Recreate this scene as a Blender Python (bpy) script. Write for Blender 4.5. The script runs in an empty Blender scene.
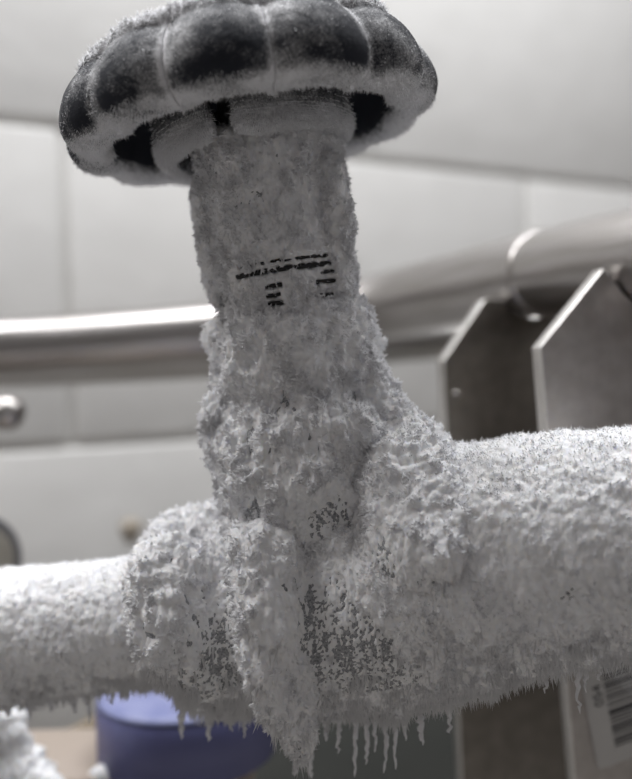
import bpy, math, random
import numpy as np
from mathutils import Vector, Matrix

random.seed(7)
rng = np.random.default_rng(11)
S = bpy.context.scene
COL = S.collection

# ------------------------------------------------------------------ camera
F = 868.0                       # focal length in pixels of a 632 x 779 frame
CX, CY = 316.0, 389.5
CAM = np.array([0.0, 0.0, 1.25])
up_c = np.array([-0.030, 1.0, -0.013]); up_c /= np.linalg.norm(up_c)      # world up seen in camera axes
fw_c = np.array([0.0, 0.0, 1.0])
y_c = fw_c - fw_c.dot(up_c) * up_c; y_c /= np.linalg.norm(y_c)
x_c = np.cross(up_c, y_c)
B = np.array([x_c, y_c, up_c])              # camera axes (right, up, forward) -> world
def c2w(v): return B @ np.asarray(v, float)
RIGHT, UPV, FWD = c2w((1, 0, 0)), c2w((0, 1, 0)), c2w((0, 0, 1))
def P(px, py, d):                            # a point at depth d
    return CAM + c2w(((px - CX) / F * d, (CY - py) / F * d, d))
def proj(V):
    q = (V - CAM) @ B
    return CX + F * q[:, 0] / q[:, 2], CY - F * q[:, 1] / q[:, 2], q[:, 2]

cd = bpy.data.cameras.new('camera'); cam = bpy.data.objects.new('camera', cd); COL.objects.link(cam)
M = Matrix.Identity(4)
for i in range(3):
    M[i][0] = RIGHT[i]; M[i][1] = UPV[i]; M[i][2] = -FWD[i]; M[i][3] = CAM[i]
cam.matrix_world = M
cd.sensor_fit = 'HORIZONTAL'; cd.sensor_width = 36.0; cd.lens = 36.0 * F / 632.0
cd.clip_start = 0.01
cd.dof.use_dof = True; cd.dof.focus_distance = 0.318; cd.dof.aperture_fstop = 5.4
S.camera = cam

# ------------------------------------------------------------------ world, light, exposure
w = bpy.data.worlds.new('world'); S.world = w; w.use_nodes = True
bg = w.node_tree.nodes['Background']; bg.inputs[0].default_value = (0.50, 0.480, 0.480, 1); bg.inputs[1].default_value = 0.33
def area(name, loc, target, sx, sy, power, color):
    ld = bpy.data.lights.new(name, 'AREA'); ld.shape = 'RECTANGLE'; ld.size = sx; ld.size_y = sy
    ld.energy = power; ld.color = color
    o = bpy.data.objects.new(name, ld); COL.objects.link(o); o.location = loc
    o.rotation_euler = (Vector(target) - Vector(loc)).to_track_quat('-Z', 'Y').to_euler()
    return o
area('ceiling_lamp', (-0.80, 0.58, 2.30), (-0.2, 0.45, 1.2), 1.0, 0.25, 13, (0.98, 0.98, 1.0))
area('ceiling_lamp', (0.0, 0.56, 2.60), (0.0, 0.50, 1.2), 1.2, 0.30, 24, (0.97, 0.98, 1.0))
area('ceiling_lamp', (0.85, 0.66, 2.30), (0.2, 0.45, 1.2), 1.0, 0.25, 3.5, (0.97, 0.98, 1.0))
area('ceiling_lamp', (-1.5, 0.2, 2.6), (-0.6, 0.2, 0.9), 1.5, 0.35, 5, (1.0, 0.94, 0.86))
S.view_settings.view_transform = 'Standard'; S.view_settings.look = 'None'
S.view_settings.gamma = 1.0; S.view_settings.use_curve_mapping = False
S.view_settings.exposure = 0.0
S.cycles.max_bounces = 24; S.cycles.diffuse_bounces = 16; S.cycles.transmission_bounces = 16

# ------------------------------------------------------------------ materials
def nmat(name):
    m = bpy.data.materials.new(name); m.use_nodes = True
    nt = m.node_tree; return m, nt, nt.nodes['Principled BSDF']
def ramp(nt, fac, stops):
    r = nt.nodes.new('ShaderNodeValToRGB'); nt.links.new(fac, r.inputs[0])
    e = r.color_ramp.elements
    while len(e) < len(stops): e.new(0.5)
    for k, (p, c) in enumerate(stops): e[k].position = p; e[k].color = (*c, 1)
    return r.outputs[0]
def noise(nt, scale, detail=4, dist=0.0, vec=None):
    n = nt.nodes.new('ShaderNodeTexNoise'); n.inputs['Scale'].default_value = scale
    n.inputs['Detail'].default_value = detail; n.inputs['Distortion'].default_value = dist
    if vec is None:
        tc = nt.nodes.new('ShaderNodeTexCoord'); vec = tc.outputs['Object']
    nt.links.new(vec, n.inputs['Vector']); return n.outputs['Fac']
def bump(nt, b, fac, dist, strength=1.0):
    n = nt.nodes.new('ShaderNodeBump'); n.inputs['Distance'].default_value = dist; n.inputs['Strength'].default_value = strength
    nt.links.new(fac, n.inputs['Height']); nt.links.new(n.outputs[0], b.inputs['Normal'])
def simple(name, c0, c1, scale, rough=0.6, metal=0.0, bd=0.0):
    m, nt, b = nmat(name); f = noise(nt, scale)
    nt.links.new(ramp(nt, f, [(0.3, c0), (0.7, c1)]), b.inputs['Base Color'])
    b.inputs['Roughness'].default_value = rough; b.inputs['Metallic'].default_value = metal
    if bd: bump(nt, b, f, bd)
    return m
def frost_mat(name, c0, c1):
    m, nt, b = nmat(name); f = noise(nt, 90.0, 6)
    nt.links.new(ramp(nt, f, [(0.3, c0), (0.7, c1)]), b.inputs['Base Color'])
    b.inputs['Roughness'].default_value = 0.5
    b.inputs['Specular IOR Level'].default_value = 0.2
    b.inputs['Subsurface Weight'].default_value = 0.5
    b.inputs['Subsurface Radius'].default_value = (1.0, 1.1, 1.25)
    b.inputs['Subsurface Scale'].default_value = 0.0014
    g = noise(nt, 1500.0, 3); bump(nt, b, g, 0.0003, 0.35)
    return m
M_FROST = frost_mat('frost', (0.91, 0.91, 0.925), (0.96, 0.96, 0.97))
def needle_mat(name, mixf):
    m, nt, b = nmat(name); nt.nodes.remove(b)
    out = nt.nodes['Material Output']; d = nt.nodes.new('ShaderNodeBsdfDiffuse'); t = nt.nodes.new('ShaderNodeBsdfTranslucent'); x = nt.nodes.new('ShaderNodeMixShader')
    c = ramp(nt, noise(nt, 90.0, 4), [(0.3, (0.93, 0.93, 0.945)), (0.7, (0.97, 0.97, 0.98))])
    nt.links.new(c, d.inputs[0]); nt.links.new(c, t.inputs[0]); x.inputs[0].default_value = mixf
    nt.links.new(d.outputs[0], x.inputs[1]); nt.links.new(t.outputs[0], x.inputs[2]); nt.links.new(x.outputs[0], out.inputs[0])
    return m
M_NEEDLE = needle_mat('frost_needle', 0.4); M_CLUMP = needle_mat('frost_clump', 0.3)
M_BODY = simple('frozen_body_metal', (0.13, 0.135, 0.145), (0.50, 0.505, 0.52), 1300, 0.6, 0.0, 0.0003)
M_BLACK = simple('black_paint', (0.006, 0.006, 0.007), (0.012, 0.012, 0.013), 300, 0.6)
def wheel_mat():
    m, nt, b = nmat('rimed_wheel_paint')
    at = nt.nodes.new('ShaderNodeAttribute'); at.attribute_name = 'rime'
    n1 = noise(nt, 1400.0, 3); n2 = noise(nt, 220.0, 5)
    def mth(op, a, bb):
        q = nt.nodes.new('ShaderNodeMath'); q.operation = op
        for i, v in enumerate((a, bb)):
            if isinstance(v, float): q.inputs[i].default_value = v
            else: nt.links.new(v, q.inputs[i])
        return q.outputs[0]
    s = mth('ADD', mth('MULTIPLY', mth('SUBTRACT', n1, 0.5), 1.1), mth('MULTIPLY', mth('SUBTRACT', n2, 0.5), 0.7))
    f = mth('ADD', at.outputs['Fac'], s)
    nt.links.new(ramp(nt, f, [(0.12, (0.020, 0.022, 0.030)), (0.5, (0.24, 0.242, 0.25)), (0.95, (0.82, 0.82, 0.84))]), b.inputs['Base Color'])
    b.inputs['Roughness'].default_value = 0.7; b.inputs['Specular IOR Level'].default_value = 0.2
    bump(nt, b, n1, 0.0004, 0.5)
    return m
M_WHEEL = wheel_mat()
def steel(name, c0, c1, rough, sc=(3, 3, 60)):
    m, nt, b = nmat(name)
    tc = nt.nodes.new('ShaderNodeTexCoord'); mp = nt.nodes.new('ShaderNodeMapping'); mp.inputs['Scale'].default_value = sc
    nt.links.new(tc.outputs['Object'], mp.inputs[0])
    f = noise(nt, 6.0, 5, 0.0, mp.outputs[0])
    nt.links.new(ramp(nt, f, [(0.3, c0), (0.7, c1)]), b.inputs['Base Color'])
    b.inputs['Metallic'].default_value = 1.0; b.inputs['Roughness'].default_value = rough
    bump(nt, b, f, 0.0002, 0.4)
    return m
M_STEEL = steel('stainless_pipe', (0.36, 0.34, 0.32), (0.46, 0.44, 0.438), 0.30)
M_STEEL2 = steel('dull_pipe', (0.38, 0.37, 0.36), (0.48, 0.46, 0.44), 0.36)
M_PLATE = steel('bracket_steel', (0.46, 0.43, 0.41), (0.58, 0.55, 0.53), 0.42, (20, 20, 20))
M_PLATE_SHADE = steel('shaded_bracket_steel', (0.19, 0.175, 0.155), (0.26, 0.24, 0.215), 0.38, (20, 20, 20))  # same bracket steel, with the left plate's shade put into the colour
M_EDGE_GLINT = steel('glint_steel_edge', (0.70, 0.68, 0.66), (0.80, 0.78, 0.76), 0.34, (20, 20, 20))  # cut plate edges, their lamp glint put into a brighter colour
M_BLOCK = simple('painted_block', (0.73, 0.72, 0.70), (0.78, 0.77, 0.75), 14, 0.75, 0, 0.002)
M_MORTAR = simple('painted_mortar', (0.64, 0.63, 0.61), (0.71, 0.70, 0.68), 30, 0.85, 0, 0.002)
M_FLOOR = simple('floor_concrete', (0.52, 0.495, 0.465), (0.60, 0.575, 0.54), 8, 0.8, 0, 0.001)
M_STAIN = simple('brown_stain', (0.46, 0.40, 0.32), (0.54, 0.48, 0.41), 60, 0.8)
M_BLUE = simple('blue_plastic', (0.11, 0.115, 0.26), (0.135, 0.145, 0.31), 25, 0.45)
M_GLARE = simple('glare_blue_plastic', (0.17, 0.19, 0.36), (0.25, 0.27, 0.44), 60, 0.55)  # cap top: glare painted in as a paler blue
M_FACE = simple('flange_face', (0.30, 0.28, 0.24), (0.38, 0.36, 0.31), 40, 0.6)
M_RIM = simple('flange_rim', (0.10, 0.10, 0.11), (0.15, 0.15, 0.16), 40, 0.45)
M_TAN = simple('tan_board', (0.34, 0.285, 0.24), (0.40, 0.335, 0.285), 12, 0.7)
M_SHADE_BROWN = simple('shade_brown', (0.20, 0.16, 0.11), (0.26, 0.21, 0.15), 20, 0.6)  # dark brown standing in for shade behind the cap
M_PANEL = simple('green_grey_paint', (0.125, 0.135, 0.128), (0.155, 0.165, 0.155), 9, 0.6)
M_LABEL = simple('label_paper', (0.60, 0.59, 0.58), (0.66, 0.65, 0.64), 40, 0.6)
M_INK = simple('label_ink', (0.03, 0.03, 0.035), (0.06, 0.06, 0.065), 40, 0.6)

# ------------------------------------------------------------------ mesh helpers
def mesh_np(name, V, faces):
    """faces: list of (m,k) int arrays"""
    me = bpy.data.meshes.new(name)
    V = np.asarray(V, np.float32)
    me.vertices.add(len(V)); me.vertices.foreach_set('co', V.ravel())
    nl = sum(f.size for f in faces); npoly = sum(len(f) for f in faces)
    me.loops.add(nl); me.polygons.add(npoly)
    me.loops.foreach_set('vertex_index', np.concatenate([f.ravel() for f in faces]).astype(np.int32))
    tot = np.concatenate([np.full(len(f), f.shape[1], np.int32) for f in faces])
    start = np.concatenate([[0], np.cumsum(tot)[:-1]]).astype(np.int32)
    me.polygons.foreach_set('loop_start', start)
    me.update(calc_edges=True); me.validate()
    return me
def root_loc(o):
    while o.parent: o = o.parent
    return np.array(o.location)
def obj(name, V, faces, mat, parent=None, origin=None, smooth=True):
    V = np.asarray(V, float)
    if parent is not None: org = root_loc(parent)
    elif origin is not None: org = np.asarray(origin, float)
    else: org = np.array([V[:, 0].mean(), V[:, 1].mean(), V[:, 2].min()])
    me = mesh_np(name, V - org, [np.asarray(f) for f in faces])
    me.materials.append(mat)
    if smooth: me.shade_smooth()
    o = bpy.data.objects.new(name, me); COL.objects.link(o)
    if parent is not None: o.parent = parent
    else: o.location = org
    return o
def tag(o, label, cat=None, group=None, kind=None):
    o['label'] = label
    if cat: o['category'] = cat
    if group: o['group'] = group
    if kind: o['kind'] = kind
    return o
def thing(name, loc, label, cat):
    o = bpy.data.objects.new(name, None); COL.objects.link(o); o.location = loc
    o.empty_display_size = 0.02
    return tag(o, label, cat)
def frames(pts):
    n = len(pts); T = np.gradient(pts, axis=0); T /= np.linalg.norm(T, axis=1)[:, None]
    u = np.cross(T[0], [0.13, 0.21, 0.97]); u /= np.linalg.norm(u); U = []
    for i in range(n):
        u = u - u.dot(T[i]) * T[i]; u /= np.linalg.norm(u); U.append(u)
    U = np.array(U); return T, U, np.cross(T, U)
def cat_rom(ctrl, per):
    c = np.asarray(ctrl, float); c = np.vstack([2 * c[0] - c[1], c, 2 * c[-1] - c[-2]]); out = []
    for i in range(1, len(c) - 2):
        for t in np.linspace(0, 1, per, endpoint=False):
            p0, p1, p2, p3 = c[i - 1], c[i], c[i + 1], c[i + 2]
            out.append(0.5 * ((2 * p1) + (-p0 + p2) * t + (2 * p0 - 5 * p1 + 4 * p2 - p3) * t * t + (-p0 + 3 * p1 - 3 * p2 + p3) * t ** 3))
    out.append(c[-2]); return np.array(out)
def sweep(pts, rad, seg=40, round_ends=False):
    pts = np.asarray(pts, float); rad = np.asarray(rad, float)
    if round_ends:
        T, _, _ = frames(pts); k = np.linspace(0, math.pi / 2, 7)[1:]
        a = [pts[0] - T[0] * rad[0] * math.sin(q) for q in k[::-1]]; ra = [max(rad[0] * math.cos(q), 1e-5) for q in k[::-1]]
        b = [pts[-1] + T[-1] * rad[-1] * math.sin(q) for q in k]; rb = [max(rad[-1] * math.cos(q), 1e-5) for q in k]
        pts = np.vstack([a, pts, b]); rad = np.concatenate([ra, rad, rb])
    T, U, W = frames(pts); th = np.linspace(0, 2 * math.pi, seg, endpoint=False)
    V = pts[:, None, :] + rad[:, None, None] * (np.cos(th)[None, :, None] * U[:, None, :] + np.sin(th)[None, :, None] * W[:, None, :])
    n = len(pts); i = np.arange(n - 1)[:, None] * seg; j = np.arange(seg)[None, :]; k = (j + 1) % seg
    q = np.stack([i + j, i + k, i + seg + k, i + seg + j], -1).reshape(-1, 4)
    V = np.vstack([V.reshape(-1, 3), pts[0], pts[-1]])
    c0, c1 = n * seg, n * seg + 1; jj = np.arange(seg); kk = (jj + 1) % seg
    t0 = np.stack([np.full(seg, c0), kk, jj], -1); t1 = np.stack([np.full(seg, c1), (n - 1) * seg + jj, (n - 1) * seg + kk], -1)
    return V, [q, np.vstack([t0, t1])]
def join(parts):
    Vs, Fs, o = [], [], 0
    for V, fs in parts:
        Vs.append(V); Fs += [f + o for f in fs]; o += len(V)
    return np.vstack(Vs), Fs
def box(c, ax, half):
    """oriented box: centre, three axes, half sizes"""
    c = np.asarray(c, float); V = []
    for sx in (-1, 1):
        for sy in (-1, 1):
            for sz in (-1, 1): V.append(c + sx * half[0] * ax[0] + sy * half[1] * ax[1] + sz * half[2] * ax[2])
    return np.array(V), [np.array([[0, 1, 3, 2], [4, 6, 7, 5], [0, 4, 5, 1], [2, 3, 7, 6], [0, 2, 6, 4], [1, 5, 7, 3]])]
def bevel(o, width, seg=2):
    m = o.modifiers.new('bevel', 'BEVEL'); m.width = width; m.segments = seg; m.limit_method = 'ANGLE'
def prism(poly, nrm, th):
    """polygon in 3D, extruded by th along nrm; n-gon caps"""
    poly = np.asarray(poly, float); n = len(poly); V = np.vstack([poly, poly + nrm * th])
    i = np.arange(n); j = (i + 1) % n
    return V, [np.arange(n)[::-1][None, :], (np.arange(n) + n)[None, :], np.stack([i, j, j + n, i + n], -1)]

# ------------------------------------------------------------------ noise in numpy
def h3(x, y, z, s):
    h = (x.astype(np.uint32) * np.uint32(0x8da6b343)) ^ (y.astype(np.uint32) * np.uint32(0xd8163841)) ^ (z.astype(np.uint32) * np.uint32(0xcb1ab31f)) ^ np.uint32((s * 0x9e3779b1) & 0xffffffff)
    h ^= h >> np.uint32(15); h *= np.uint32(0x2c1b3c6d); h ^= h >> np.uint32(12); h *= np.uint32(0x297a2d39); h ^= h >> np.uint32(15)
    return h.astype(np.float32) * np.float32(1 / 4294967296.0)
def vnoise(Q, s=0):
    f = np.floor(Q); t = (Q - f).astype(np.float32); i = f.astype(np.int64); t = t * t * (3 - 2 * t); r = 0
    for dx in (0, 1):
        wx = t[:, 0] if dx else 1 - t[:, 0]
        for dy in (0, 1):
            wy = t[:, 1] if dy else 1 - t[:, 1]
            for dz in (0, 1):
                wz = t[:, 2] if dz else 1 - t[:, 2]
                r = r + wx * wy * wz * h3(i[:, 0] + dx, i[:, 1] + dy, i[:, 2] + dz, s)
    return r * 2 - 1
def fbm(Q, octv=4, s=0):
    r = 0; a = 0.5
    for k in range(octv): r = r + a * vnoise(Q * 2 ** k + 13.7 * k, s + k); a *= 0.5
    return r
def worley(Q, s=0):
    f = np.floor(Q - 0.5).astype(np.int64); best = np.full(len(Q), 9.0, np.float32)
    for dx in (0, 1):
        for dy in (0, 1):
            for dz in (0, 1):
                x, y, z = f[:, 0] + dx, f[:, 1] + dy, f[:, 2] + dz
                d = (x + h3(x, y, z, s) - Q[:, 0]) ** 2 + (y + h3(x, y, z, s + 1) - Q[:, 1]) ** 2 + (z + h3(x, y, z, s + 2) - Q[:, 2]) ** 2
                best = np.minimum(best, d)
    return np.sqrt(np.minimum(best, 1.2))

# ------------------------------------------------------------------ frost builders
def remeshed(parts, steps):
    """union of closed shapes as one skin; steps: list of (voxel, smooth iterations)"""
    V, fs = join(parts); me = mesh_np('tmp', V, fs); o = bpy.data.objects.new('tmp', me); COL.objects.link(o)
    for v, it in steps:
        m = o.modifiers.new('r', 'REMESH'); m.mode = 'VOXEL'; m.voxel_size = v; m.adaptivity = 0
        if it:
            q = o.modifiers.new('s', 'SMOOTH'); q.factor = 0.5; q.iterations = it
    dg = bpy.context.evaluated_depsgraph_get()
    r = bpy.data.meshes.new_from_object(o.evaluated_get(dg))
    bpy.data.objects.remove(o); bpy.data.meshes.remove(me); return r
def get_v(me, normals=False):
    V = np.empty(len(me.vertices) * 3, np.float32); me.vertices.foreach_get('co', V); V = V.reshape(-1, 3)
    if not normals: return V
    N = np.empty(len(me.vertices) * 3, np.float32); me.vertex_normals.foreach_get('vector', N); return V, N.reshape(-1, 3)
def link(name, me, mat, parent):
    """mesh is in world coordinates"""
    V = get_v(me) - root_loc(parent).astype(np.float32); me.vertices.foreach_set('co', V.ravel()); me.update()
    me.materials.clear(); me.materials.append(mat); me.shade_smooth(); me.name = name
    o = bpy.data.objects.new(name, me); COL.objects.link(o); o.parent = parent; return o
def needles(name, V, N, count, lo, hi, wid, parent, wt=None, jit=0.6, bias=None, mat=None):
    count = int(count)
    p = None if wt is None else wt / wt.sum()
    idx = rng.choice(len(V), count, p=p)
    B0 = V[idx].astype(float); D = N[idx] + jit * rng.normal(size=(count, 3))
    if bias is not None: D = D + bias
    D /= np.linalg.norm(D, axis=1)[:, None] + 1e-9
    L = lo + (hi - lo) * rng.random(count) ** 2.2
    A = np.cross(D, rng.normal(size=(count, 3))); A /= np.linalg.norm(A, axis=1)[:, None] + 1e-9
    C = np.cross(D, A); wd = (wid * (0.6 + 0.8 * rng.random(count)))[:, None]
    B0 = B0 - D * (0.25 * L[:, None])
    a = [B0 + wd * (math.cos(t) * A + math.sin(t) * C) for t in (0, 2.094, 4.189)]
    tip = B0 + D * (1.25 * L[:, None])
    VV = np.stack(a + [tip], 1).reshape(-1, 3); k = np.arange(count)[:, None] * 4
    T = np.concatenate([k + np.array([[0, 1, 3]]), k + np.array([[1, 2, 3]]), k + np.array([[2, 0, 3]])])
    o = obj(name, VV, [T], mat or M_NEEDLE, parent, smooth=False); o['kind'] = 'stuff'; return o
def grains(name, V, N, count, rlo, rhi, elong, parent, wt, spread=0.0, mat=None):
    count = int(count); idx = rng.choice(len(V), count, p=wt / wt.sum())
    D = N[idx] + 0.55 * rng.normal(size=(count, 3)); D /= np.linalg.norm(D, axis=1)[:, None] + 1e-9
    A_ = np.cross(D, rng.normal(size=(count, 3))); A_ /= np.linalg.norm(A_, axis=1)[:, None] + 1e-9; C_ = np.cross(D, A_)
    r = (rlo + (rhi - rlo) * rng.random(count) ** 2)[:, None]; el = elong * (0.7 + 0.8 * rng.random(count))[:, None]
    p0 = V[idx] + D * r * el * 0.45
    pb = p0 - D * r * el * 0.30
    VV = np.stack([p0 + D * r * el, pb + A_ * r, pb - A_ * r, pb + C_ * r, pb - C_ * r], 1).reshape(-1, 3)
    t = np.array([(0, 1, 3), (0, 3, 2), (0, 2, 4), (0, 4, 1)])
    T = (np.arange(count)[:, None, None] * 5 + t[None]).reshape(-1, 3)
    o = obj(name, VV, [T], mat or M_NEEDLE, parent, smooth=False); o['kind'] = 'stuff'; return o
DOWN = np.array([0, 0, -1.0])
def influence(V, spots):
    """sum of soft blobs: (centre, radius, amount)"""
    r = np.zeros(len(V), np.float32)
    for c, rad, amt in spots:
        d2 = ((V - np.asarray(c, np.float32)) ** 2).sum(1) / rad ** 2
        r += amt * np.exp(-d2 * 1.2)
    return r
def frost_on(parent, parts, thick, spots=(), voxel=0.0006, stretch=2.2, axis=(0, 0, 1), lump=0.0022, caul=0.0016, fine=0.0009,
             n_needles=40000, n_hang=0, n_clump=0, grain=(0.00030, 0.00078), nlen=(0.0004, 0.0026), metal=None, metal_name='body', seed=0, pre=(0.002, 10), name='frost_crust', hang_len=(0.001, 0.005), extra=None):
    if metal:
        mm = remeshed(parts, [pre, (0.0016, 2)]); link(metal_name, mm, metal, parent)
    me = remeshed(parts, [pre, (voxel, 3)])
    V, N = get_v(me, True)
    ax = np.asarray(axis, np.float32); ax = ax / np.linalg.norm(ax)
    along = (V @ ax)[:, None] * ax
    Q = V - along * (1 - 1 / stretch)                         # drawn out along the axis
    wq = np.stack([vnoise(V * 220, seed + k) for k in (31, 32, 33)], 1) * 0.0007
    Q = Q + wq
    inf = influence(V, spots)
    if extra is not None: inf = inf + extra(V)
    thin = np.clip(-inf / 0.0018, 0, 1)
    t = thick + np.clip(inf, 0, 1)
    big = fbm(V * 75, 3, seed) * 2.0
    c1 = 0.42 - worley(Q * 270, seed + 5) ** 2
    c2 = 0.40 - worley(Q * 450, seed + 9) ** 2
    c3 = 0.40 - worley((V + 0.4 * (Q - V)) * 900, seed + 15) ** 2
    mid = fbm(Q * 260, 3, seed + 40)
    d = t + lump * big + caul * c1 * np.clip(1 + 0.9 * big, 0.1, 2) + 0.6 * caul * mid + fine * c2 + 0.0008 * c3
    dt = -0.00030 + 0.0007 * c2 + 0.0003 * c1 + 0.0017 * c3 + 0.0006 * mid
    d = d * (1 - thin) + dt * thin
    t = t * (1 - 0.9 * thin)
    upn = np.clip(N[:, 2], 0, 1)
    d = d + 0.0008 * upn
    V2 = V + N * d[:, None] + (DOWN * 0.35).astype(np.float32) * np.clip(c1, 0, 1)[:, None] * caul * ((1 - upn) * (1 - thin))[:, None]
    me.vertices.foreach_set('co', V2.astype(np.float32).ravel()); me.update()
    V3, N3 = get_v(me, True)
    V3 = V3.copy(); N3 = N3.copy()
    fo = link(name, me, M_FROST, parent)
    wt = (np.clip(0.35 + c1 * 0.9 + c2 * 0.9 + c3 * 0.5, 0.02, 2.0) * np.where(thin > 0.3, np.clip(d * 2200, 0, 1), 1)).astype(float) + 1e-6
    if n_needles: needles('frost_needles', V3, N3, n_needles, nlen[0], nlen[1], 0.00017, parent, wt, 0.5)
    if n_clump:
        wc = (np.clip(c1 - 0.02, 0, 1) * np.clip(c2 + 0.15, 0, 1) * np.clip(0.35 + 2.0 * fbm(V * 120, 2, seed + 55), 0.16, 1) * (thin < 0.3) * (1 - 0.65 * upn)).astype(float) + 1e-12
        grains('frost_grains', V3, N3, n_clump, grain[0], grain[1], 1.7, parent, wc, mat=M_CLUMP)
    if n_hang:
        wh = np.clip(-N3[:, 2] - 0.35, 0, 1).astype(float) ** 1.3 * np.clip(0.15 + 2.2 * fbm(V3 * 260, 2, seed + 77), 0.02, 1) + 1e-9
        needles('hanging_needles', V3, N3, n_hang, hang_len[0], hang_len[1], 0.00062, parent, wh, 0.34, DOWN * 1.8)
    return fo, V3, N3
def px(d): return d / F                      # metres per pixel at depth d

# ================================================================== SETTING
wd = np.array([1618.0, 60.0, 868.0]); wd /= np.linalg.norm(wd)
WX = c2w(wd); WX[2] = 0; WX /= np.linalg.norm(WX); WZ = np.array([0, 0, 1.0]); WN = np.cross(WX, WZ)     # WN points to the camera side
if WN.dot(FWD) > 0: WN = -WN
W0 = P(65, 283, 0.90)                        # a corner where four blocks meet lies on this joint line
CH, BL, GAP = 0.328, 0.62, 0.009
z_joint = P(65, 128, 0.90)[2]
def wallpt(u, z, n=0.0): return np.array([W0[0], W0[1], 0]) + WX * u + WN * n + np.array([0, 0, z])
wb = obj('wall_back', *box(wallpt(0.3, 1.3, -0.0485), (WX, WN, WZ), (2.6, 0.05, 1.3)), M_MORTAR, smooth=False); wb['kind'] = 'structure'
tag(wb, 'pale grey painted concrete block wall behind the pipes')
bm = None; k = 0
for row in range(-4, 5):
    z0 = z_joint - CH * (row + 1) + CH; z1 = z0 - CH
    if z1 < 0.0 and z0 < 0.05: continue
    off = BL / 2 if row % 2 else 0.0
    for c in range(-4, 5):
        u0 = c * BL + off
        zc, hh = (z0 + z1) / 2, (z0 - z1) / 2
        if u0 + BL > 2.85 or u0 < -2.3 or zc + hh > 2.6: continue
        if zc - hh < 0: continue
        ctr = wallpt(u0 + BL / 2, zc, -0.004)
        if bm is None:
            V, fs = box((0, 0, 0), (WX, WN, WZ), (BL / 2 - GAP / 2, 0.012, CH / 2 - GAP / 2)); bm = mesh_np('block', V, fs); bm.materials.append(M_BLOCK)
        o = bpy.data.objects.new('block', bm); COL.objects.link(o); o.parent = wb; o.location = ctr - np.array(wb.location); bevel(o, 0.004, 3); k += 1
fl = obj('floor', *box((0.2, 0.0, -0.02), np.eye(3), (2.6, 2.6, 0.02)), M_FLOOR, smooth=False); fl['kind'] = 'structure'
tag(fl, 'pale concrete floor far below the pipes')
# small brown stain on the wall
dd = 0.93
def on_wall(pxx, pyy, lift):
    r = P(pxx, pyy, 1.0) - CAM; p0 = wallpt(0, 0, lift); return CAM + r * ((p0 - CAM).dot(WN) / r.dot(WN))
c = on_wall(131, 530, 0.0086); ring = [c + WX * 0.011 * math.cos(t) * (1 + 0.2 * math.sin(3 * t)) + WZ * 0.013 * math.sin(t) for t in np.linspace(0, 2 * math.pi, 20, endpoint=False)]
st = obj('wall_stain', *prism(ring, WN, 0.0006), M_STAIN, smooth=False); st.parent = wb; st.location = np.array(st.location) - np.array(wb.location)
st['label'] = 'small brown stain on the wall'

# ================================================================== VALVE FRAME
O = P(326, 560, 0.360)
A = c2w((-0.145, 1.0, -0.045)); A /= np.linalg.norm(A)
E2 = np.cross(FWD, A); E2 /= np.linalg.norm(E2)
if E2.dot(RIGHT) < 0: E2 = -E2
E1 = np.cross(A, E2);  E1 /= np.linalg.norm(E1)
if E1.dot(FWD) > 0: E1 = -E1
def at_y(py):
    oc = (O - CAM) @ B; ac = A @ B; Y = CY - py
    s = (Y * oc[2] - F * oc[1]) / (F * ac[1] - Y * ac[2]); return O + A * s
def dep(p): return float((p - CAM) @ B[:, 2])
def pd(x): return 0.402 - 0.000127 * x       # depth of the pipe axis under pixel column x

valve = thing('frosted_valve', O - A * 0.05, 'frost-covered shut-off valve with scalloped hand wheel in the middle', 'valve')

# ---- hand wheel
Wc = P(248, 101, 0.350)
AW = c2w((-0.17, 1.0, -0.025)); AW /= np.linalg.norm(AW)
EW2 = np.cross(FWD, AW); EW2 /= np.linalg.norm(EW2); EW2 *= np.sign(EW2.dot(RIGHT))
EW1 = np.cross(AW, EW2); EW1 *= -np.sign(EW1.dot(FWD))
def cyl(r, th, z): return Wc + np.outer(z, AW) + (r * np.cos(th))[:, None] * EW1 + (r * np.sin(th))[:, None] * EW2
prof = np.array([(3, 13.5), (25, 15), (42, 16.8), (53, 17.2), (60.5, 15.4), (66.5, 11.4), (71.3, 6), (74.3, 0), (75.6, -5.5), (75.0, -10), (72.3, -13.8),
                 (68, -15.4), (63, -15.8), (59.4, -14.6), (57, -11.5), (55.6, -5), (52.5, 2.5), (45, 6.5), (30, 7), (3, 7)]) / 1000.0
pc = cat_rom(prof, 7); NT = 640
th = np.linspace(-math.pi, math.pi, NT, endpoint=False)
R_, T_ = np.meshgrid(pc[:, 0], th, indexing='ij'); Z_, _ = np.meshgrid(pc[:, 1], th, indexing='ij')
pi_, _ = np.meshgrid(np.arange(len(pc)), th, indexing='ij')
outer = np.clip((R_ - 0.054) / 0.012, 0, 1) * (pi_ > 7 * 3)
outer = outer * outer * (3 - 2 * outer)
CRE = math.radians(10)
ph = ((T_ - CRE) % (math.pi / 6)) / (math.pi / 6)               # 0..1 inside one lobe, crease at 0
lob = np.sin(math.pi * ph) ** 0.5
R2 = R_ - 0.0080 * (1 - lob) * outer
Z2 = Z_ * (1 - 0.05 * (1 - lob) * outer)
Vw = cyl(R2.ravel(), T_.ravel(), Z2.ravel())
n = len(pc); i = np.arange(n - 1)[:, None] * NT; j = np.arange(NT)[None, :]; kk = (j + 1) % NT
qw = np.stack([i + j, i + kk, i + NT + kk, i + NT + j], -1).reshape(-1, 4)
zf, of, pf, rf = Z2.ravel(), outer.ravel(), ph.ravel(), R2.ravel()
topness = np.clip((zf - 0.0118) / 0.003, 0, 1) * (rf > 0.035)
lip = np.clip((-0.0118 - zf) / 0.003, 0, 1)
edge = np.exp(-((pf - 0.02) / 0.018) ** 2) + np.exp(-((pf - 0.97) / 0.03) ** 2) * 0.9
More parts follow.
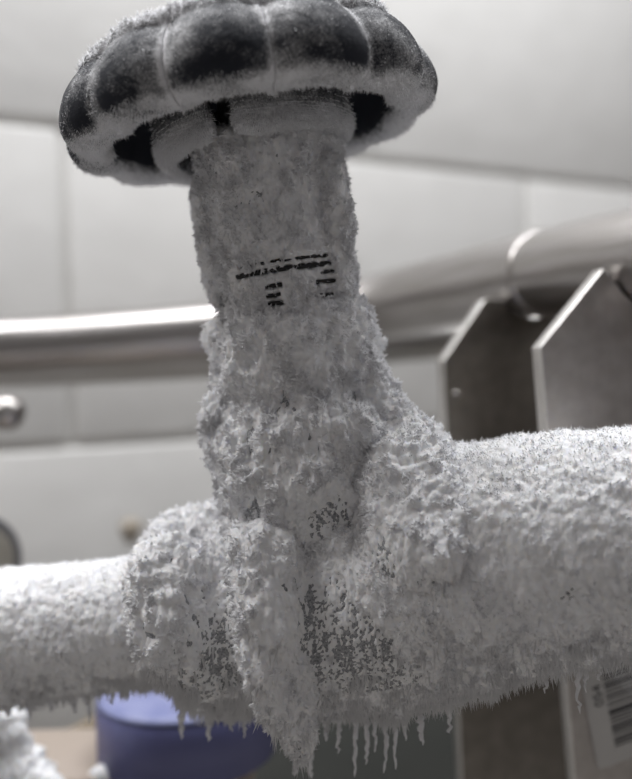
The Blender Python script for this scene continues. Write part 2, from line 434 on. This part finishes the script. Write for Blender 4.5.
cavity = ((pi_.ravel() > 7 * 14) & (zf > -0.012)).astype(float)
patch = fbm(Vw * 75, 3, 3) * 1.5 + 0.35 * np.sin(2 * math.pi * (pf - 0.35)) * -1
rime = 0.27 + 0.50 * patch + 0.75 * topness + 0.60 * lip + 0.55 * edge * of
rime = np.where(cavity > 0, -0.10 + 0.12 * patch, rime); rime = np.clip(rime, -0.3, 1.15)
me_tmp = mesh_np('t', Vw, [qw]); Nw = np.empty(len(Vw) * 3, np.float32); me_tmp.vertex_normals.foreach_get('vector', Nw); Nw = Nw.reshape(-1, 3)
cen = Wc + ((Vw - Wc) @ AW)[:, None] * AW
if ((Vw - cen) * Nw).sum(1)[rf > 0.074].mean() < 0: Nw = -Nw; qw = qw[:, ::-1]
bpy.data.meshes.remove(me_tmp)
dw = 0.0003 * (0.7 - worley(Vw * 800, 60)) + topness * (0.0014 + 0.0030 * (0.7 - worley(Vw * 300, 61)) + 0.0016 * (0.7 - worley(Vw * 800, 63))) \
     + lip * 0.0012 * (0.75 - worley(Vw * 420, 62)) + np.clip(edge, 0, 1) * of * 0.0009 * (1 - cavity) + np.clip(rime - 0.5, 0, 1) * 0.0008 * (0.8 - worley(Vw * 600, 64))
Vw = Vw + Nw * dw[:, None]
wheel = obj('hand_wheel', Vw, [qw], M_WHEEL, valve)
wheel['label'] = 'dark navy scalloped hand wheel coated in rime'
at = wheel.data.attributes.new('rime', 'FLOAT', 'POINT'); at.data.foreach_set('value', rime.astype(np.float32))
needles('rime_needles', Vw, Nw, 40000, 0.0003, 0.0012, 0.00016, wheel, np.clip(rime, 0.0, 1.2) ** 2 * (rf > 0.03) + 1e-6, 0.5)
needles('lip_needles', Vw, Nw, 16000, 0.0006, 0.0024, 0.00020, wheel, lip * (rf > 0.049) + 1e-9, 0.35, -AW * 0.8)
needles('top_needles', Vw, Nw, 22000, 0.0006, 0.0030, 0.00022, wheel, topness * (rf > 0.045) + 0.12 * of * (edge > 0.4) + 1e-9, 0.7)
# collar segments under the wheel, with a slot between them
for a0, a1 in ((-9, 98), (110, 212), (224, 337)):
    loop = np.array([(30.5, 7), (39, 7), (39.6, 0), (39.8, -14), (39.0, -19), (37, -21.3), (34, -21.6), (31.5, -20), (30.5, -14)]) / 1000
    lp = cat_rom(np.vstack([loop, loop[:1]]), 6)[:-1]; ts = np.radians(np.linspace(a0, a1, 110))
    full = []
    for q, t in enumerate(ts):
        e = min(q, len(ts) - 1 - q) * (ts[1] - ts[0]) * 0.036; sh = 1 - 0.9 * (1 - math.sqrt(max(0.0, 1 - (1 - min(e / 0.006, 1)) ** 2)))
        m_ = lp.mean(0); pr = m_ + (lp - m_) * np.array([sh, 0.6 + 0.4 * sh])
        full.append(cyl(pr[:, 0], np.full(len(pr), t), pr[:, 1]))
    G = np.array(full); nt_, ns = G.shape[:2]; Vc = G.reshape(-1, 3)
    i = np.arange(nt_ - 1)[:, None] * ns; j = np.arange(ns)[None, :]; kk = (j + 1) % ns
    qc = np.stack([i + j, i + kk, i + ns + kk, i + ns + j], -1).reshape(-1, 4)
    caps = [np.arange(ns)[None, :], (np.arange(ns)[::-1] + (nt_ - 1) * ns)[None, :]]
    rel = Vc - Wc; zc = rel @ AW
    me_tmp = mesh_np('t', Vc, [qc]); Nc = np.empty(len(Vc) * 3, np.float32); me_tmp.vertex_normals.foreach_get('vector', Nc); Nc = Nc.reshape(-1, 3); bpy.data.meshes.remove(me_tmp)
    rad_v = rel - zc[:, None] * AW; rl = np.linalg.norm(rad_v, axis=1)
    if (rad_v * Nc).sum(1)[rl > 0.0392].mean() < 0: Nc = -Nc; qc = qc[:, ::-1]; caps = [c_[:, ::-1] for c_ in caps]
    Vc = Vc + Nc * (0.0014 * fbm(Vc * 160, 3, 8) + 0.0007 * (0.7 - worley(Vc * 600, 71)))[:, None]
    seg_o = obj('collar_segment', Vc, [qc] + caps, M_WHEEL, wheel)
    rm = np.clip(0.95 - np.clip((zc + 0.0165) / 0.007, 0, 1) * 0.65 + 0.25 * fbm(Vc * 120, 3, 9), 0, 1.15) * np.where(rl < 0.033, 0.35, 1)
    at = seg_o.data.attributes.new('rime', 'FLOAT', 'POINT'); at.data.foreach_set('value', rm.astype(np.float32))
    needles('rime_needles', Vc, Nc, 9000, 0.0006, 0.0024, 0.00022, wheel, rm ** 2 * (rl > 0.032) + 1e-9, 0.35, -AW * 0.5)
# stem between wheel and sleeve
hub_top, hub_bot = Wc + A * 0.007, at_y(175)
obj('stem', *sweep(np.linspace(hub_top, hub_bot, 8), np.full(8, 0.0135), 32), M_BODY, valve)

# ---- sleeve, bonnet, body: radii in pixels read along the leaning axis
def lathe(rows, dr=0.0):
    pts, rad = [], []
    for y, r in rows:
        p = at_y(y); pts.append(p); rad.append(r * px(dep(p)) + dr)
    pts = np.array(pts); rad = np.array(rad)
    tt = np.linspace(0, len(pts) - 1, (len(pts) - 1) * 8 + 1); ii = np.arange(len(pts))
    return sweep(np.stack([np.interp(tt, ii, pts[:, k_]) for k_ in range(3)], 1), np.interp(tt, ii, rad), 64)
def chain(rows, round_ends=True, seg=48):
    """rows: (px, py, depth, radius px)"""
    pts = np.array([P(a, b, d) for a, b, d, _ in rows]); rad = np.array([r * px(d) for _, _, d, r in rows])
    c = cat_rom(np.hstack([pts, rad[:, None]]), 10); return sweep(c[:, :3], c[:, 3], seg, round_ends)

def ang_s(V):
    rel = V - O; s = rel @ A; q = rel - s[:, None] * A; return np.arctan2(q @ E2, q @ E1), s
# black ring mark and short bars printed round the sleeve
MARK_P = at_y(275); s_mark = (MARK_P - O) @ A
def sleeve_extra(V):
    t, s = ang_s(V)
    r = np.zeros(len(V), np.float32)
    for a0, a1, ds, wdt in MARKS:
        m = (t > math.radians(a0)) & (t < math.radians(a1))
        r -= m * 0.0030 * (0.75 + 1.3 * vnoise(V * 700, 5)) * np.exp(-((s - s_mark - ds) / wdt) ** 2)
    return r
MARKS = [(-40, 42, 0.0, 0.0012), (-36, 40, 0.0032, 0.0006), (-16, -2, -0.0058, 0.0010), (-16, -4, -0.0094, 0.0008), (-15, -3, -0.0125, 0.0010), (30, 46, -0.0030, 0.0008), (26, 46, -0.0066, 0.0009), (28, 40, -0.0118, 0.0008)]
sl_rows = [(141, 69), (165, 70), (200, 70), (240, 68), (262, 66), (300, 64), (325, 64)]
left_flap = chain([(212, 150, 0.345, 15), (208, 200, 0.345, 14), (214, 250, 0.347, 13), (222, 300, 0.35, 10)])
right_flap = chain([(330, 170, 0.335, 14), (336, 230, 0.337, 13), (336, 285, 0.34, 10)])
frost_on(valve, [lathe(sl_rows), left_flap, right_flap], 0.0011, [(P(275, 215, 0.312), 0.016, -0.0008), (P(300, 160, 0.31), 0.014, -0.0005)],
         voxel=0.00064, stretch=2.6, axis=A, lump=0.0013, caul=0.0014, fine=0.0012, n_needles=45000, n_clump=18000, nlen=(0.0004, 0.0026), metal=M_BODY, metal_name='sleeve', seed=20,
         n_hang=2500, hang_len=(0.001, 0.004), extra=sleeve_extra, pre=(0.0014, 6))
r_sl = 66.5 * px(dep(MARK_P))
for a0, a1, ds, wdt in MARKS:
    ts = np.radians(np.linspace(a0, a1, max(4, int((a1 - a0) / 4))))
    pts = np.array([O + A * (s_mark + ds) + (r_sl + 0.0002) * (math.cos(t) * E1 + math.sin(t) * E2) for t in ts])
    obj('ring_mark', *sweep(pts, np.full(len(pts), max(0.0008, wdt * 0.9)), 8), M_BLACK, valve)

bon_rows = [(283, 50), (300, 55), (318, 64), (338, 75), (368, 75), (388, 72), (402, 76), (425, 88), (470, 91), (505, 87), (530, 82), (575, 80)]
fil = chain([(346, 352, 0.352, 28), (356, 405, 0.352, 36), (380, 445, 0.350, 42), (414, 484, 0.345, 48), (440, 510, 0.340, 56)])
lft = chain([(224, 340, 0.350, 15), (232, 368, 0.350, 13)])
lf2 = chain([(226, 418, 0.355, 18), (228, 450, 0.355, 18), (240, 495, 0.356, 16)])
frost_on(valve, [lathe(bon_rows), fil, lft, lf2], 0.0019,
         [(P(338, 520, 0.318), 0.012, -0.0026), (P(300, 526, 0.318), 0.009, -0.0014), (P(352, 470, 0.318), 0.010, -0.0008), (P(352, 372, 0.325), 0.010, -0.0009), (P(395, 430, 0.330), 0.02, 0.0012), (P(365, 445, 0.322), 0.007, -0.0010)],
         voxel=0.00064, stretch=1.9, axis=A, lump=0.0026, caul=0.0026, fine=0.0020, n_needles=45000, n_clump=48000, nlen=(0.0004, 0.0022), metal=M_BODY, metal_name='bonnet', seed=40, pre=(0.0016, 6))

body_parts = [chain([(238, 612, pd(238), 90), (320, 604, pd(320), 99), (400, 592, pd(400), 106), (450, 574, pd(450), 111)]),
              chain([(188, 590, pd(190), 56), (205, 625, pd(205), 72), (222, 650, pd(215), 58)]),
              chain([(190, 563, pd(205), 46), (250, 548, pd(250), 42)]),
              chain([(266, 556, 0.329, 32), (270, 600, 0.325, 38), (276, 650, 0.325, 36), (288, 690, 0.324, 27), (297, 725, 0.328, 19), (301, 752, 0.330, 12)]),
              chain([(170, 585, 0.347, 42), (180, 630, 0.341, 44), (203, 668, 0.345, 32)]),
              chain([(396, 446, 0.343, 32), (408, 490, 0.331, 50), (428, 545, 0.322, 66)]),
              chain([(352, 540, 0.335, 34), (372, 590, 0.330, 44)])]
body_spots = [(P(342, 600, 0.312), 0.015, -0.0024), (P(340, 650, 0.312), 0.016, -0.0025), (P(345, 690, 0.318), 0.014, -0.0019), (P(380, 640, 0.305), 0.011, -0.0012),
              (P(222, 640, 0.330), 0.012, -0.0026), (P(228, 675, 0.332), 0.013, -0.0022), (P(212, 600, 0.33), 0.009, -0.0013), (P(400, 560, 0.300), 0.012, -0.0010), (P(385, 600, 0.300), 0.012, -0.0012), (P(420, 650, 0.300), 0.014, -0.0011), (P(440, 600, 0.295), 0.010, -0.0010), (P(362, 560, 0.305), 0.010, -0.0012), (P(190, 690, 0.34), 0.010, -0.0010), (P(370, 690, 0.31), 0.014, -0.0016), (P(405, 690, 0.31), 0.014, -0.0012), (P(360, 620, 0.305), 0.014, -0.0014), (P(245, 600, 0.325), 0.007, -0.0012), (P(205, 690, 0.338), 0.012, -0.0014), (P(200, 540, 0.36), 0.03, 0.0010)]
fo, Vb, Nb = frost_on(valve, body_parts, 0.0013, body_spots, voxel=0.00073, stretch=2.4, lump=0.0024, caul=0.0020, fine=0.0016, n_needles=40000, n_clump=36000, n_hang=12000,
         metal=M_BODY, metal_name='body', seed=70, pre=(0.0024, 14), hang_len=(0.001, 0.0075))

# ---- frozen pipes on both sides
inl = thing('frosted_pipe', P(40, 700, pd(40)), 'smooth snowy frost-covered pipe entering the valve from the left edge', 'pipe')
V_l = frost_on(inl, [chain([(-190, 668, pd(-190), 62), (-90, 650, pd(-90), 62), (0, 637, pd(0), 62), (80, 628, pd(80), 60), (175, 616, pd(175), 60)])], 0.0012, [(P(110, 640, 0.34), 0.01, -0.0006)],
         voxel=0.00085, stretch=1.3, lump=0.0007, caul=0.0005, fine=0.0006, n_needles=50000, n_clump=16000, grain=(0.0002, 0.00046), n_hang=9000, metal=M_BODY, metal_name='pipe_wall', seed=110, hang_len=(0.001, 0.0060))
outl = thing('frosted_pipe', P(600, 650, pd(600)), 'thick frost-covered pipe leaving the valve towards the right edge', 'pipe')
V_r = frost_on(outl, [chain([(430, 570, pd(430), 112), (500, 557, pd(500), 112), (560, 549, pd(560), 110), (632, 541, pd(632), 107), (760, 528, pd(760), 106)])], 0.0013,
         [(P(568, 603, 0.285), 0.009, -0.0016), (P(545, 620, 0.288), 0.006, -0.0012), (P(612, 575, 0.28), 0.008, -0.0013), (P(620, 615, 0.28), 0.008, -0.0012), (P(505, 480, 0.315), 0.012, 0.0006)],
         voxel=0.00085, stretch=1.8, lump=0.0010, caul=0.0009, fine=0.0010, n_needles=55000, n_clump=24000, grain=(0.0002, 0.00055), n_hang=8000, metal=M_BODY, metal_name='pipe_wall', seed=140, hang_len=(0.001, 0.0070))

# ---- icicles of hoar hanging below
def icicle(parent, x, y0, y1, d, r):
    a, b = P(x, y0 - 6, d), P(x + random.uniform(-2, 4), y1, d); n_ = 16
    t = np.linspace(0, 1, n_)[:, None]; pts = a + (b - a) * t
    pts[:, :] += (rng.normal(size=(n_, 3)) * 0.00035)
    rad = r * px(d) * (1.05 - 0.75 * t[:, 0]) * (0.75 + 0.6 * rng.random(n_)); rad[-1] *= 0.3
    V, fs = sweep(pts, rad, 7)
    o = obj('icicle', V, fs, M_NEEDLE, parent, smooth=False); return o
for x, y0, y1, r in [(182, 712, 738, 4), (209, 714, 741, 4), (230, 712, 732, 2.5), (246, 712, 738, 3), (263, 712, 733, 2.5), (286, 730, 757, 5), (296, 745, 777, 5), (309, 735, 778, 5), (303, 750, 768, 4),
                     (326, 715, 742, 4), (340, 715, 753, 3), (356, 715, 776, 3), (366, 715, 764, 3.5), (373, 715, 752, 2.5), (386, 712, 772, 3), (396, 712, 769, 3), (404, 710, 741, 3), (418, 705, 746, 4.5), (448, 690, 734, 4)]:
    icicle(valve, x, y0, y1, pd(x) - 0.006, r)
for x, y0, y1, r in [(484, 675, 692, 4), (493, 675, 703, 5), (547, 655, 694, 4), (577, 655, 712, 3.5), (586, 655, 690, 3), (600, 655, 680, 3), (516, 665, 682, 4)]:
    icicle(outl, x, y0, y1, pd(x) - 0.004, r)
for x, y0, y1, r in [(8, 705, 716, 5), (28, 703, 719, 4), (52, 702, 712, 4), (74, 700, 714, 4), (88, 698, 722, 3), (112, 696, 704, 3), (126, 690, 702, 3)]:
    icicle(inl, x, y0, y1, pd(x) - 0.004, r)

# ================================================================== BACKGROUND PIPES
pipe_rows = [(-420, 341, 0.56, 31), (-140, 348, 0.655, 31), (0, 349, 0.70, 31), (215, 334, 0.70, 31), (320, 321, 0.695, 31), (390, 304, 0.67, 32.5), (460, 289, 0.60, 36), (545, 273, 0.51, 42.5), (632, 259, 0.435, 50), (820, 236, 0.34, 64)]
pts = np.array([P(a, b, d) for a, b, d, _ in pipe_rows]); rr = 0.025
main = thing('steel_pipe', P(300, 349, 0.70), 'shiny stainless steel pipe curving behind the valve, resting on saddle brackets', 'pipe')
cp = cat_rom(pts, 16); obj('tube', *sweep(cp, np.full(len(cp), rr), 64), M_STEEL, main)
# weld collar on the pipe
kx = int(np.argmin(abs(proj(cp)[0] - 546))); T_, U_, W_ = frames(cp)
cc, ct = cp[kx], T_[kx]; q = np.linspace(-0.004, 0.004, 9)
obj('weld_ring', *sweep(np.array([cc + ct * v for v in q]), rr + 0.0014 * np.cos(q / 0.004 * math.pi / 2) + 1e-5, 64), M_STEEL, main)
low = thing('steel_pipe', P(200, 385, 0.76), 'thinner dull steel pipe running straight just below the shiny curved pipe', 'pipe')
lp_ = np.array([P(a, b, d) for a, b, d in ((-420, 366, 0.63), (-140, 369, 0.725), (0, 369, 0.77), (215, 358, 0.765), (430, 340, 0.76), (560, 329, 0.755), (1000, 292, 0.74))])
obj('tube', *sweep(cat_rom(lp_, 10), np.full(61, 0.0172), 48), M_STEEL2, low)

# ---- saddle brackets
def bracket(name, Q, hdir, outline, circ, th, label):
    """plate in the plane through Q spanned by hdir and world up; pixels of the outline are met with that plane"""
    h = hdir / np.linalg.norm(hdir); nn = np.cross(h, np.array([0, 0, 1.0])); nn /= np.linalg.norm(nn)
    if nn.dot(FWD) < 0: nn = -nn
    def hit(a, b):
        r = P(a, b, 1.0) - CAM; return CAM + r * ((Q - CAM).dot(nn) / r.dot(nn))
    pts = [hit(a, b) for a, b in outline]
    cxp, cyp, cr, a0, a1 = circ; C = hit(cxp, cyp); rm = cr * px(dep(C))
    zz = np.array([0, 0, 1.0])
    kk_ = int(np.argmin(abs((cp - Q) @ nn))); C = cp[kk_]; C = C + T_[kk_] * ((Q - C).dot(nn) / T_[kk_].dot(nn)) + nn * th * 0.5 * 0
    rm = rr + 0.0010
    arc = [C + rm * (math.cos(t) * h / max(0.55, abs(T_[kk_].dot(nn))) + math.sin(t) * zz) for t in np.radians(np.linspace(a0, a1, 17))]
    horn = pts[-1]; mir = lambda p: p + 2 * (C - p).dot(h) * h           # the far side mirrors the near side
    poly = pts + arc + [mir(p) for p in pts[::-1]]
    o = obj(name, *prism(poly, nn, th), M_PLATE, smooth=False); bevel(o, 0.0007, 2)
    o.data.materials.append(M_EDGE_GLINT)
    for k_, p_ in enumerate(o.data.polygons): p_.material_index = 1 if k_ >= 2 else 0
    return o, hit, nn, h
hd = c2w((0.96, 0, 0.28)); hd[2] = 0
M_PLATE, keep_ = M_PLATE_SHADE, M_PLATE
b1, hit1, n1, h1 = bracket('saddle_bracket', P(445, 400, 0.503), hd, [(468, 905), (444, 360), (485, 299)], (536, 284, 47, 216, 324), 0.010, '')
tag(b1, 'steel saddle plate with chamfered corner nearest the valve, shade painted into its colour', 'bracket')
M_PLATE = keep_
b2, hit2, n2, h2 = bracket('saddle_bracket', P(541, 400, 0.402), hd, [(586, 905), (541, 347), (604, 268)], (662, 276, 60, 212, 328), 0.009, '')
tag(b2, 'grey steel saddle plate at the right edge carrying a barcode sticker', 'bracket')
for a, b, r in ((456, 394, 3.5),):
    c = hit1(a, b); ts = np.linspace(0, -0.003, 5)
    o = obj('rivet', *sweep(np.array([c + n1 * t for t in ts]), 0.0022 * np.array([1, 1, 0.95, 0.7, 0.3]), 16), M_STEEL, None); o.parent = b1; o.location = np.array(o.location) - np.array(b1.location)

# ---- barcode sticker on the right plate
lab = thing('barcode_label', hit2(600, 760), 'white barcode sticker on the lower part of the right saddle plate', 'label')
h_l = h2; z_l = np.array([0, 0, 1.0]); ang = math.radians(10)
LX = math.cos(ang) * h_l + math.sin(ang) * z_l; LZ = -math.sin(ang) * h_l + math.cos(ang) * z_l
LC = hit2(597, 770); u = px(dep(LC)); off = -n2 * 0.0004
poly = []
for (cx_, cz_, a0) in ((6, 6, 180), (94, 6, 270), (94, 124, 0), (6, 124, 90)):
    for t in np.radians(np.linspace(a0, a0 + 90, 5)): poly.append(LC + LX * u * (cx_ + 6 * math.cos(t)) + LZ * u * (cz_ + 6 * math.sin(t)) + off)
obj('sticker', *prism(poly, -n2, 0.0003), M_LABEL, lab, smooth=False)
z = 17.0; bars = [1.6, 2.6, 1.4, 2.2, 3.4, 1.4, 1.6, 1.4, 4.6, 1.5, 1.3, 2.6, 1.3, 1.4, 3.2, 1.4, 2.0, 1.4, 2.8, 1.4]
gaps = [2.2, 1.8, 3.4, 2.0, 2.0, 2.6, 1.8, 1.8, 3.8, 2.4, 3.0, 2.4, 2.6, 2.0, 2.4]
for i_, bw in enumerate(bars):
    c = LC + LX * u * 58 + LZ * u * (z + bw / 2) + off - n2 * 0.00036
    if z + bw < 122: obj('barcode_bar', *box(c, (LX, LZ, n2), (34 * u, bw / 2 * u, 0.00006)), M_INK, lab, smooth=False)
    z += bw + gaps[i_ % len(gaps)]
tcu = bpy.data.curves.new('digits', 'FONT'); tcu.body = '054'; tcu.size = 15 * u; tcu.extrude = 0.00005
to = bpy.data.objects.new('digits', tcu); COL.objects.link(to)
mt = Matrix.Identity(4)
tp = LC + LX * u * 20 + LZ * u * 62 + off - n2 * 0.00036
for i_ in range(3): mt[i_][0] = LZ[i_]; mt[i_][1] = -LX[i_]; mt[i_][2] = -n2[i_]; mt[i_][3] = tp[i_]
dg = bpy.context.evaluated_depsgraph_get(); tm = bpy.data.meshes.new_from_object(to.evaluated_get(dg)); bpy.data.objects.remove(to)
tm.transform(Matrix.Translation(-Vector(lab.location)) @ mt); tm.materials.clear(); tm.materials.append(M_INK)
do = bpy.data.objects.new('printed_digits', tm); COL.objects.link(do); do.parent = lab

# ---- pipe stubs at the left edge
st1 = thing('pipe_stub', P(-30, 430, 0.62), 'short shiny pipe end poking in at the left edge below the long pipe', 'pipe')
pts = np.array([P(-120, 398, 0.66), P(-70, 405, 0.64), P(-25, 410, 0.62), P(8, 413, 0.61)])
obj('tube', *sweep(cat_rom(pts, 8), np.full(25, 0.0125), 40, True), M_STEEL, st1)
obj('end_collar', *sweep(np.array([P(-14, 411, 0.616), P(-8, 412, 0.614)]), np.array([0.0142, 0.0142]), 40), M_STEEL2, st1)
st2 = thing('pipe_flange', P(-20, 600, 0.60), 'round grey flange end at the left edge just above the frosted pipe', 'flange')
fa = c2w((0.75, 0.05, -0.66)); fa /= np.linalg.norm(fa); c = P(-20, 562, 0.60)
obj('rim', *sweep(np.array([c - fa * 0.02, c - fa * 0.001, c + fa * 0.001, c + fa * 0.002]), np.array([0.032, 0.032, 0.031, 0.028]), 56), M_RIM, st2)
obj('face', *sweep(np.array([c + fa * 0.0018, c + fa * 0.0035, c + fa * 0.004]), np.array([0.0245, 0.0240, 0.021]), 56), M_FACE, st2)
obj('tube', *sweep(np.array([c - fa * 0.25, c - fa * 0.019]), np.array([0.018, 0.018]), 40), M_STEEL2, st2)

# ---- things under the valve
shelf_z = P(180, 786, 0.455)[2]
sx = P(40, 760, 0.50)
bx_ = obj('tan_ledge', *box((P(250, 780, 0.48)[0] - 0.17, 0.499, shelf_z - 0.012), np.eye(3), (0.17, 0.035, 0.012)), M_TAN, smooth=False); bevel(bx_, 0.002)
tag(bx_, 'tan board ledge under the blue cap at bottom left', 'ledge')
cc = P(187, 740, 0.50); base = np.array([cc[0], cc[1], shelf_z]); zt = P(187, 716, 0.455)[2]
cap = thing('blue_cap', base, 'blue plastic cap standing on the tan ledge under the frosted valve', 'cap')
hgt = zt - shelf_z; rc = 0.0505
pr = [(0.0, rc), (hgt - 0.006, rc), (hgt - 0.0025, rc - 0.0012), (hgt - 0.0006, rc - 0.0035), (hgt, rc - 0.007)]
obj('shell', *sweep(np.array([base + [0, 0, a] for a, _ in pr]), np.array([b for _, b in pr]), 72), M_BLUE, cap)
zz = np.array([0, 0, 1.0])
fp = [(hgt - 0.0035, rc - 0.0002), (hgt - 0.0014, rc - 0.0014), (hgt + 0.0003, rc - 0.004), (hgt + 0.0007, rc - 0.008)]
obj('glare_film', *sweep(np.array([base + [0, 0, a] for a, _ in fp]), np.array([b for _, b in fp]), 72), M_GLARE, cap)['label'] = 'pale glare painted on top of the blue cap'  # thin disc that carries the painted glare
shade_tube = np.array([P(40, 800, 0.56), P(62, 752, 0.57), P(88, 735, 0.575), P(120, 715, 0.58), P(150, 690, 0.59)])  # added tube where a shadow lies between cap and wall
o = obj('shadow_tube', *sweep(cat_rom(shade_tube, 8), np.full(33, 0.0095), 24, True), M_SHADE_BROWN); tag(o, 'brown tube added behind the blue cap in place of a shadow', 'shade_tube')
pc_ = P(370, 790, 0.66); pn = obj('equipment_box', *box(pc_ + FWD * 0.06, (RIGHT, np.array([0, 1.0, 0]), np.array([0, 0, 1.0])), (0.105, 0.06, 0.12)), M_PANEL, smooth=False); bevel(pn, 0.004, 3)
tag(pn, 'dark green-grey painted box behind the hanging icicles', 'box')
lump_ = thing('frost_lump', P(8, 800, 0.438), 'bright white out-of-focus frost mass rising in the bottom left corner', 'frost')
frost_on(lump_, [chain([(2, 860, 0.438, 45), (6, 800, 0.438, 40), (-2, 765, 0.438, 30), (-2, 735, 0.438, 20)]), chain([(20, 800, 0.435, 30), (48, 800, 0.435, 22)])], 0.0015, voxel=0.0011, lump=0.003, caul=0.003, fine=0.001,
         n_needles=9000, nlen=(0.0006, 0.003), seed=170)
sm_p = P(107, 781, 0.462)
chunk = thing('frost_chunk', np.array([sm_p[0], sm_p[1], shelf_z]), 'small white frost chunk lying in front of the blue cap', 'frost')
frost_on(chunk, [chain([(98, 777, 0.472, 7), (107, 775, 0.472, 9), (118, 778, 0.472, 7)])], 0.0005, voxel=0.0009, lump=0.001, caul=0.001, fine=0.0005, n_needles=900, nlen=(0.0004, 0.0015), seed=190, pre=(0.0012, 3))
